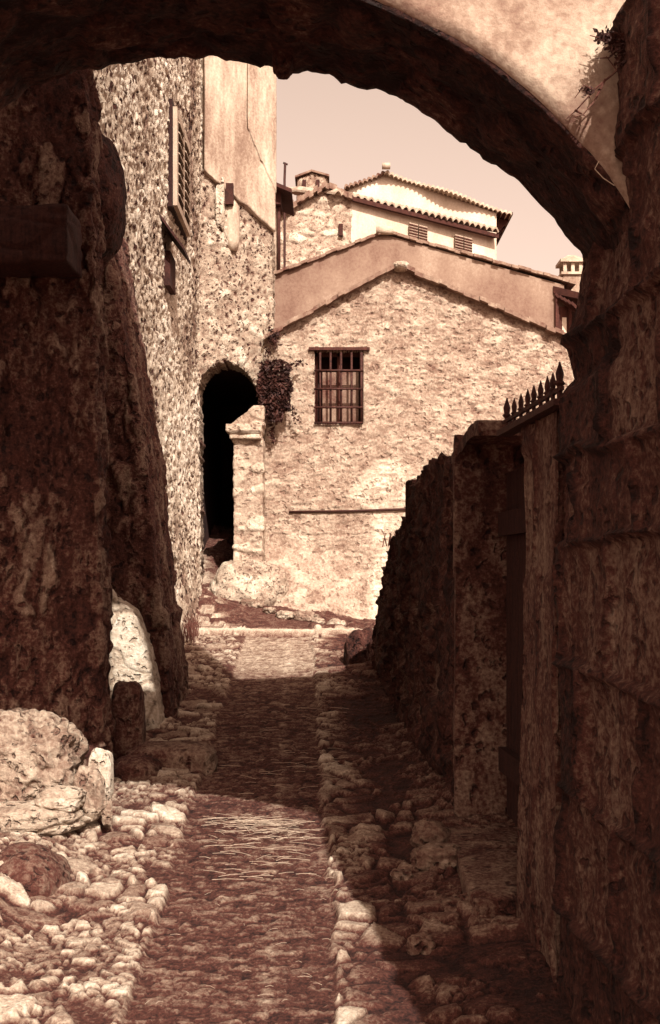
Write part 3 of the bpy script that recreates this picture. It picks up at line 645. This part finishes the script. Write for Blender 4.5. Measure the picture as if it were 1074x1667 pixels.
# right end: side eave and shuttered window
mb = MB()
mb.hexa([(X(900, Y)+dx, y, z) for dx, y, z in ((0, Y-.02, Z(478, Y)), (0, Y-.02, Z(466, Y)), (.3, Y+1.6, Z(478, Y)), (.3, Y+1.6, Z(466, Y)), (.32, Y-.35, Z(500, Y)), (.32, Y-.35, Z(490, Y)), (.62, Y+1.4, Z(500, Y)), (.62, Y+1.4, Z(490, Y)))])
for i in range(5): mb.beam((X(903+i*5, Y), Y-.05-.05*i, Z(480+5*i, Y)), (X(925+i*5, Y), Y-.1-.05*i, Z(505+5*i, Y)), .03, .03)
mb.build('side_eave', 'eave', ph)
mb = MB(); mb.box(X(903, Y), X(908, Y), Y-.05, Y+.0, Z(546, Y), Z(478, Y)); mb.box(X(924, Y), X(929, Y), Y-.05, Y, Z(560, Y), Z(500, Y)); mb.build('window_frame', 'wood', ph)
mb = MB(); mb.box(X(908, Y), X(924, Y), Y-.03, Y-.01, Z(560, Y), Z(500, Y)); mb.build('shutter', 'wood', ph)
mb = MB(); mb.box(X(914, Y), X(921, Y), Y-.04, Y-.03, Z(548, Y), Z(518, Y)); mb.build('pane', 'white', ph)
# ventilated chimney on it
Yc = 14.4; chx0, chx1 = X(917, Yc), X(948, Yc)
ch = MB(); ch.box(chx0, chx1, Yc, Yc+.26, Z(500, Yc), Z(447, Yc)); cho = ch.build('chimney', 'plaster', ph)
mb = MB(); mb.box(chx0-.03, chx1+.03, Yc-.03, Yc+.29, Z(447, Yc), Z(443, Yc)); mb.box(chx0-.04, chx1+.04, Yc-.04, Yc+.30, Z(427, Yc), Z(422, Yc))
for xx in (chx0, (chx0+chx1)/2-.02, chx1-.04): mb.box(xx, xx+.04, Yc, Yc+.04, Z(443, Yc), Z(427, Yc)); mb.box(xx, xx+.04, Yc+.22, Yc+.26, Z(443, Yc), Z(427, Yc))
cm = (chx0+chx1)/2; b = len(mb.v); zc0, zc1 = Z(422, Yc), Z(412, Yc)
mb.hexa([(chx0-.02, Yc-.02, zc0), (cm-.04, Yc+.09, zc1), (chx0-.02, Yc+.28, zc0), (cm-.04, Yc+.17, zc1), (chx1+.02, Yc-.02, zc0), (cm+.04, Yc+.09, zc1), (chx1+.02, Yc+.28, zc0), (cm+.04, Yc+.17, zc1)])
mb.build('chimney_cap', 'tilelight', cho)
# narrow house end between
nh = empty('narrow_house_end', (X(440, 15), 15, 2), 'narrow pale house end with a short dark eave squeezed beside the tall house', 'house')
mb = MB(); mb.box(X(405, 15), X(451, 15), 15, 15.6, 2, Z(325, 15)); mb.build('wall', 'spandrel', nh)
mb = MB(); mb.hexa([(X(px, 15), y, Z(py, 15)+q) for px, py in ((430, 303), (476, 322)) for y in (14.7, 15.7) for q in (-.03, .02)]); mb.box(X(440, 15), X(458, 15), 14.85, 15.3, Z(338, 15), Z(316, 15)); mb.build('eave', 'eave', nh)
mb = MB(); mb.tube([(X(454, 15), 14.95, Z(318, 15)), (X(454, 15), 14.95, Z(445, 15))], .022, 8); mb.build('drainpipe', 'eave', nh, smooth=True)
mb = MB(); mb.tube([(X(463, 17), 17, 3), (X(463, 17), 17, Z(292, 17)), (X(464, 17), 17, Z(265, 17))], .018, 6); mb.tube([(X(461, 17), 17, Z(265, 17)), (X(468, 17), 17, Z(268, 17))], .014, 6)
po = mb.build('roof_pole', 'iron'); tag(po, 'thin iron pole rising against the sky left of the turret', 'pole')
# upper stone house
uh = empty('upper_stone_house', (0, 20, 2), 'upper house with a rubble gable at left and whitewashed side wall under a tiled eave', 'house')
def f_u(U):
    x = X(455, 20)+(X(571, 20)-X(455, 20))*U[:, 0]; px = 537+F0*x/20; zt = np.interp(px, [455, 530, 571], [Z(350, 20), Z(308, 20), Z(322, 20)])
    return np.stack([x, 20+.3*U[:, 1], 4+(zt-4)*U[:, 2]], -1)
rubble_box('gable_wall', f_u, (90, 3, 170), (3.6, 3.6, 6), 601, .035, parent=uh, base=.66, spread=.2, warp=.4)
sx0, sy0, sx1, sy1 = X(571, 20), 20.0, X(806, 22.3), 22.3
def side(u, d=0): return (sx0+(sx1-sx0)*u+d*(sy1-sy0)*.35, sy0+(sy1-sy0)*u-d*(sx1-sx0)*.35)
mb = MB(); (a, b_), (c_, d_) = side(0), side(1)
zt = Z(323, 20); mb.hexa([(x, y, z) for x, y in ((a, b_), (c_, d_)) for dy in (0, .3) for z in (4,)] and [(a, b_, 4), (a, b_, zt), (a, b_+.35, 4), (a, b_+.35, zt), (c_, d_, 4), (c_, d_, zt), (c_, d_+.35, 4), (c_, d_+.35, zt)])
mb.build('side_wall', 'white', uh)
def pantile_roof(name, A, B, up, cols, m, parent, tw=None, thick=.035, rows_=8):
    """A-B eave line, up = vector to the ridge; canal-tile corrugation"""
    A, B, up = Vector(A), Vector(B), Vector(up); e_ = B-A; n_ = e_.cross(up).normalized()
    if n_.z < 0: n_ = -n_
    per = 8; nx2 = cols*per; r = e_.length/cols*.5; V = []; 
    for k, off in ((0, 0), (1, -thick)):
        for j in range(rows_+1):
            v = j/rows_
            for i in range(nx2+1):
                hgt = abs(math.sin(math.pi*i/per))*r*.9
                jit = .02*math.sin(i//per*12.9+j*3) if j in (0,) else 0
                V.append(A+e_*(i/nx2)+up*(v+jit)+n_*(hgt+off+.012*((j*37) % 3)))
    nn = nx2+1; F_ = []; O = nn*(rows_+1)
    for j in range(rows_):
        for i in range(nx2):
            a0 = j*nn+i; F_.append((a0, a0+1, a0+nn+1, a0+nn)); F_.append((O+a0, O+a0+nn, O+a0+nn+1, O+a0+1))
    for i in range(nx2): F_.append((i, O+i, O+i+1, i+1))
    for j in range(rows_): F_.append((j*nn, (j+1)*nn, O+(j+1)*nn, O+j*nn)); F_.append((j*nn+nx2, O+j*nn+nx2, O+(j+1)*nn+nx2, (j+1)*nn+nx2))
    return link(name, [tuple(v) for v in V], F_, m, parent, smooth=False)
EA = P(545, 313, 19.75); EB = (X(812, 22.1), 22.0, EA[2]+.0)
ro = pantile_roof('roof', EA, EB, (-1.1, 1.4, .50), 26, 'tilelight', uh)
mb = MB(); mb.hexa([(EA[0]+.3, EA[1]+.12, EA[2]-.10), (EA[0]+.3, EA[1]+.12, EA[2]-.03), (EA[0]+.1, EA[1]+.9, EA[2]+.06), (EA[0]+.1, EA[1]+.9, EA[2]+.13), (EB[0], EB[1]+.1, EB[2]-.10), (EB[0], EB[1]+.1, EB[2]-.03), (EB[0]-.3, EB[1]+.8, EB[2]+.06), (EB[0]-.3, EB[1]+.8, EB[2]+.13)])
mb.build('eave_boards', 'eave', uh)
rake(uh, [(452, 350), (490, 328), (530, 305)], 19.9, 20.4, 12, r=.16); rake(uh, [(530, 305), (573, 322)], 19.9, 20.4, 7, r=.16)
for u0 in (.36, .68):
    for k in range(2):
        (x0, y0), (x1, y1) = side(u0+k*.065, .06), side(u0+k*.065+.058, .06); z0, z1 = Z(412, 21), Z(368, 21)
        mb = MB(); mb.hexa([(x0, y0, z0), (x0, y0, z1), (x0, y0+.1, z0), (x0, y0+.1, z1), (x1, y1, z0), (x1, y1, z1), (x1, y1+.1, z0), (x1, y1+.1, z1)])
        s_ = mb.build('shutter', 'palewood', uh); mb = MB(); z = z0+.04
        while z < z1: mb.hexa([(x0, y0-.02, z), (x0, y0-.02, z+.02), (x0, y0, z), (x0, y0, z+.02), (x1, y1-.02, z), (x1, y1-.02, z+.02), (x1, y1, z), (x1, y1, z+.02)]); z += .05
        mb.build('louvre', 'wood', s_)
mb = MB(); mb.box(X(551, 20), X(558, 20), 19.93, 20.0, Z(385, 20), Z(366, 20)); mb.build('small_opening', 'darkshade', uh)
# white house behind
wh = empty('white_gabled_house', (2, 25, 3), 'highest whitewashed house with a low tiled gable against the sky', 'house')
Y = 25.0; mb = MB(); prof = [(566, 305), (627, 284), (808, 347), (808, 470), (566, 470)]
mb.v += [P(px, py, Y) for px, py in prof]+[(P(px, py, Y)[0]*1.0, Y+4, P(px, py, Y)[2]) for px, py in prof]
mb.f += [(4, 3, 2, 1, 0), (5, 6, 7, 8, 9)]+[(i, (i+1) % 5, (i+1) % 5+5, i+5) for i in range(5)]; mb.build('wall', 'white', wh)
def rake_round(parent, p0, p1, Y0, n, r, m, name='roof', depth=4.2):
    """pan and cover tiles seen end-on along the verge"""
    A = Vector(P(*p0, Y0-.2)); B = Vector(P(*p1, Y0-.2)); 
    return pantile_roof(name, A, B, (0, depth, 0), n, m, parent, thick=.05, rows_=4)
rake_round(wh, (560, 304), (627, 279), Y, 9, .1, 'tile'); rake_round(wh, (627, 279), (834, 347), Y, 28, .1, 'tilelight')
mb = MB(); mb.hexa([(X(808, Y), Y, Z(348, Y)), (X(808, Y), Y, Z(343, Y)), (X(808, Y), Y+4, Z(348, Y)), (X(808, Y), Y+4, Z(343, Y)), (X(833, Y), Y-.15, Z(353, Y)), (X(833, Y), Y-.15, Z(349, Y)), (X(833, Y), Y+4, Z(353, Y)), (X(833, Y), Y+4, Z(349, Y))])
for i in range(5): mb.hexa([(X(808, Y), Y+.2+i*.5, Z(378, Y)), (X(808, Y), Y+.2+i*.5, Z(352, Y)), (X(808, Y), Y+.3+i*.5, Z(378, Y)), (X(808, Y), Y+.3+i*.5, Z(352, Y)), (X(812, Y), Y+.2+i*.5, Z(374, Y)), (X(831, Y), Y+.2+i*.5, Z(354, Y)), (X(812, Y), Y+.3+i*.5, Z(374, Y)), (X(831, Y), Y+.3+i*.5, Z(354, Y))])
mb.build('eave_boards', 'eave', wh)
mb = MB(); mb.tube([(X(621, Y), Y-.25, Z(277, Y)), (X(634, Y), Y-.25, Z(277, Y))], .07, 8); mb.build('ridge_tile', 'tilelight', wh, smooth=True)
# turret
tu = empty('rooftop_turret', (X(510, 24), 24, 6), 'small stone turret with two dark openings standing on the skyline', 'turret')
Y = 24.0
def f_t(U):
    x = X(484, Y)+(X(531, Y)-X(484, Y))*U[:, 0]; px = 537+F0*x/Y; zt = np.interp(px, [484, 507, 531], [Z(292, Y), Z(284, Y), Z(289, Y)])
    return np.stack([x, Y+.5*U[:, 1]+.12*U[:, 0]*0, 6+(zt-6)*U[:, 2]], -1)
rubble_box('wall', f_t, (30, 14, 90), (5, 5, 7), 701, .03, parent=tu, base=.52, spread=.2)
mb = MB(); mb.hexa([(X(px, Y), y, Z(py, Y)+q) for px, py in ((480, 291), (507, 281)) for y in (Y-.08, Y+.6) for q in (0, .04)]); mb.hexa([(X(px, Y), y, Z(py, Y)+q) for px, py in ((507, 281), (536, 289)) for y in (Y-.08, Y+.6) for q in (0, .04)]); mb.build('roof', 'tile', tu)
for px in (495, 517):
    mb = MB(); mb.box(X(px-3, Y), X(px+3, Y), Y-.05, Y+.02, Z(306, Y), Z(294, Y)); mb.build('opening', 'darkshade', tu)

# =================================================================== PLANTS AND STRAW
r = np.random.default_rng(3)
iv = empty('climbing_ivy', (X(448, 11.9), 11.85, Z(690, 11.9)), 'dense dark ivy clump hanging between the doorway and the barred window', 'ivy')
pts = []
while len(pts) < 2600:
    px, py = r.uniform(418, 478), r.uniform(582, 694); u_ = (px-447)/27; v_ = (py-636)/53
    if abs(u_)**3.2+abs(v_)**3.2+.35*(vnoise(np.array([[px*.12, py*.12, 0]]), 1.)[0]) < 1.0 and not (py > 670 and px > 460): pts.append(P(px, py, 11.85-r.uniform(0, .16)*(1-abs(u_)*.6)))
for (ax, ay, bx, by) in ((425, 690, 414, 742), (440, 690, 444, 722), (470, 600, 492, 588), (430, 590, 440, 566), (476, 660, 484, 690)):
    for k in range(36): q_ = k/36; pts.append(P(ax+(bx-ax)*q_+r.normal(0, 3), ay+(by-ay)*q_+r.normal(0, 3), 11.86))
leaves('foliage', pts, .026, 'leaf', iv, 5)
mb = MB()
for k in range(6):
    px = 425+k*8; mb.tube([P(px+r.uniform(-4, 4), 692-10*(k % 3), 11.93), P(px+r.uniform(-5, 5), 640, 11.9), P(px, 590, 11.92)], [.012, .009, .005], 5)
mb.build('stem', 'twig', iv)
iv2 = empty('wall_tuft', (X(444, 11.95), 11.93, Z(560, 11.9)), 'little dark tuft of leaves above the ivy under the gable eave', 'plant')
pts = [P(445+r.normal(0, 4.5), 550+r.normal(0, 7), 11.93-r.uniform(0, .06)) for _ in range(260)]
leaves('foliage', pts, .02, 'leaf', iv2, 6)
# twiggy shrub on the arch spandrel
tw = empty('twiggy_shrub', (X(1015, 2.8), 2.78, Z(70, 2.8)), 'straggling leafy shrub rooted at the upper right above the arch', 'shrub')
Yt = 2.795
def jit(px, py, d=0): return P(px+r.normal(0, 1.5), py+r.normal(0, 1.5), Yt-d)
br = []
for pth in ([(1030, 80), (1000, 118), (965, 145), (938, 178), (920, 198)], [(965, 145), (950, 140), (935, 158)], [(985, 130), (968, 168), (948, 185), (930, 190)], [(1020, 50), (985, 62), (960, 58)], [(1020, 70), (990, 95), (968, 96)], [(938, 178), (955, 190)], [(1035, 140), (1008, 118), (985, 92)]):
    mb = MB() if not br else mb; pp = [jit(a, b, .02) for a, b in pth]; mb.tube(pp, [.0032*(1-.7*i/(len(pp)-1)) for i in range(len(pp))], 5); br.append(1)
mb.build('branch', 'twig', tw)
pts = []
for (a, b, s1, s2, n_) in ((1003, 68, 20, 13, 260), (985, 60, 14, 7, 120), (1016, 100, 10, 14, 130), (960, 150, 14, 8, 30), (1040, 70, 20, 30, 260)):
    pts += [P(a+r.normal(0, s1*.6), b+r.normal(0, s2*.7), Yt-r.uniform(.0, .06)) for _ in range(n_)]
leaves('foliage', pts, .0085, 'leaf', tw, 8)
# thin cable loop on the arch
mb = MB(); mb.tube([P(975, 262, 2.8), P(968, 275, 2.8), P(982, 290, 2.8), P(1000, 302, 2.8)], .0012, 5); o = mb.build('dangling_wire', 'straw'); tag(o, 'thin pale wire loop dangling at the right foot of the arch face', 'wire')
# grass tufts
def grass(name, c, n, h_, spread, label, m='twig', lean=.3):
    mb = MB()
    for _ in range(n):
        x = c[0]+r.normal(0, spread[0]); y = c[1]+r.normal(0, spread[1]); z = c[2]; hh_ = h_*r.uniform(.5, 1.2); dx, dy = r.normal(0, lean, 2)*hh_
        w_ = .004; b = len(mb.v); mb.v += [(x-w_, y, z-.02), (x+w_, y, z-.02), (x+dx*.4+w_*.7, y+dy*.4, z+hh_*.6), (x+dx*.4-w_*.7, y+dy*.4, z+hh_*.6), (x+dx, y+dy, z+hh_)]
        mb.f += [(b, b+1, b+2, b+3), (b+3, b+2, b+4)]
    return tag(mb.build(name, m), label, 'grass', kind='stuff')
o = grass('grass_tuft', (rx(7.6)+.1, 7.5, 1.78), 70, .09, (.06, .22), 'tuft of dry grass sprouting from the stepped top of the garden wall')
o = grass('grass_tuft', (-1.22, 10.1, 1.02), 120, .22, (.05, .2), 'dry grass tuft at the foot of the pale left house near the step')
# straw strewn on the path
mb = MB()
def straw(px, py, L_, ang, rad=.0012, lift=.012):
    Y = 3040/(py-740); x = X(px, Y); z = float(gz(x, Y))+lift; d = Vector((math.cos(ang), math.sin(ang)*.9, 0))*L_/2; c0 = Vector((x, Y, z))
    mb.tube([c0-d, c0+Vector((r.normal(0, .002), r.normal(0, .002), .003)), c0+d], rad, 4)
for _ in range(100):
    q = r.uniform(0, 1)**.6; px = 330+q*165+r.normal(0, 14); py = 1325+q*20+abs(r.normal(0, 16)); straw(px, py, r.uniform(.04, .2), r.normal(-.6 if r.random() < .35 else .25, .5), .0008)
for _ in range(60): straw(r.uniform(330, 500), r.uniform(1340, 1440), r.uniform(.03, .12), r.normal(-.1, .5), .0009)
for _ in range(25): straw(r.uniform(240, 560), r.uniform(1400, 1640), r.uniform(.02, .05), r.normal(0, .8), .0006)
for _ in range(60): straw(r.uniform(360, 560), r.uniform(1130, 1300), r.uniform(.04, .15), r.normal(0, .8), .0009)
tag(mb.build('straw', 'straw'), 'wisps of dry straw strewn across the cobbled lane', 'straw', kind='stuff')
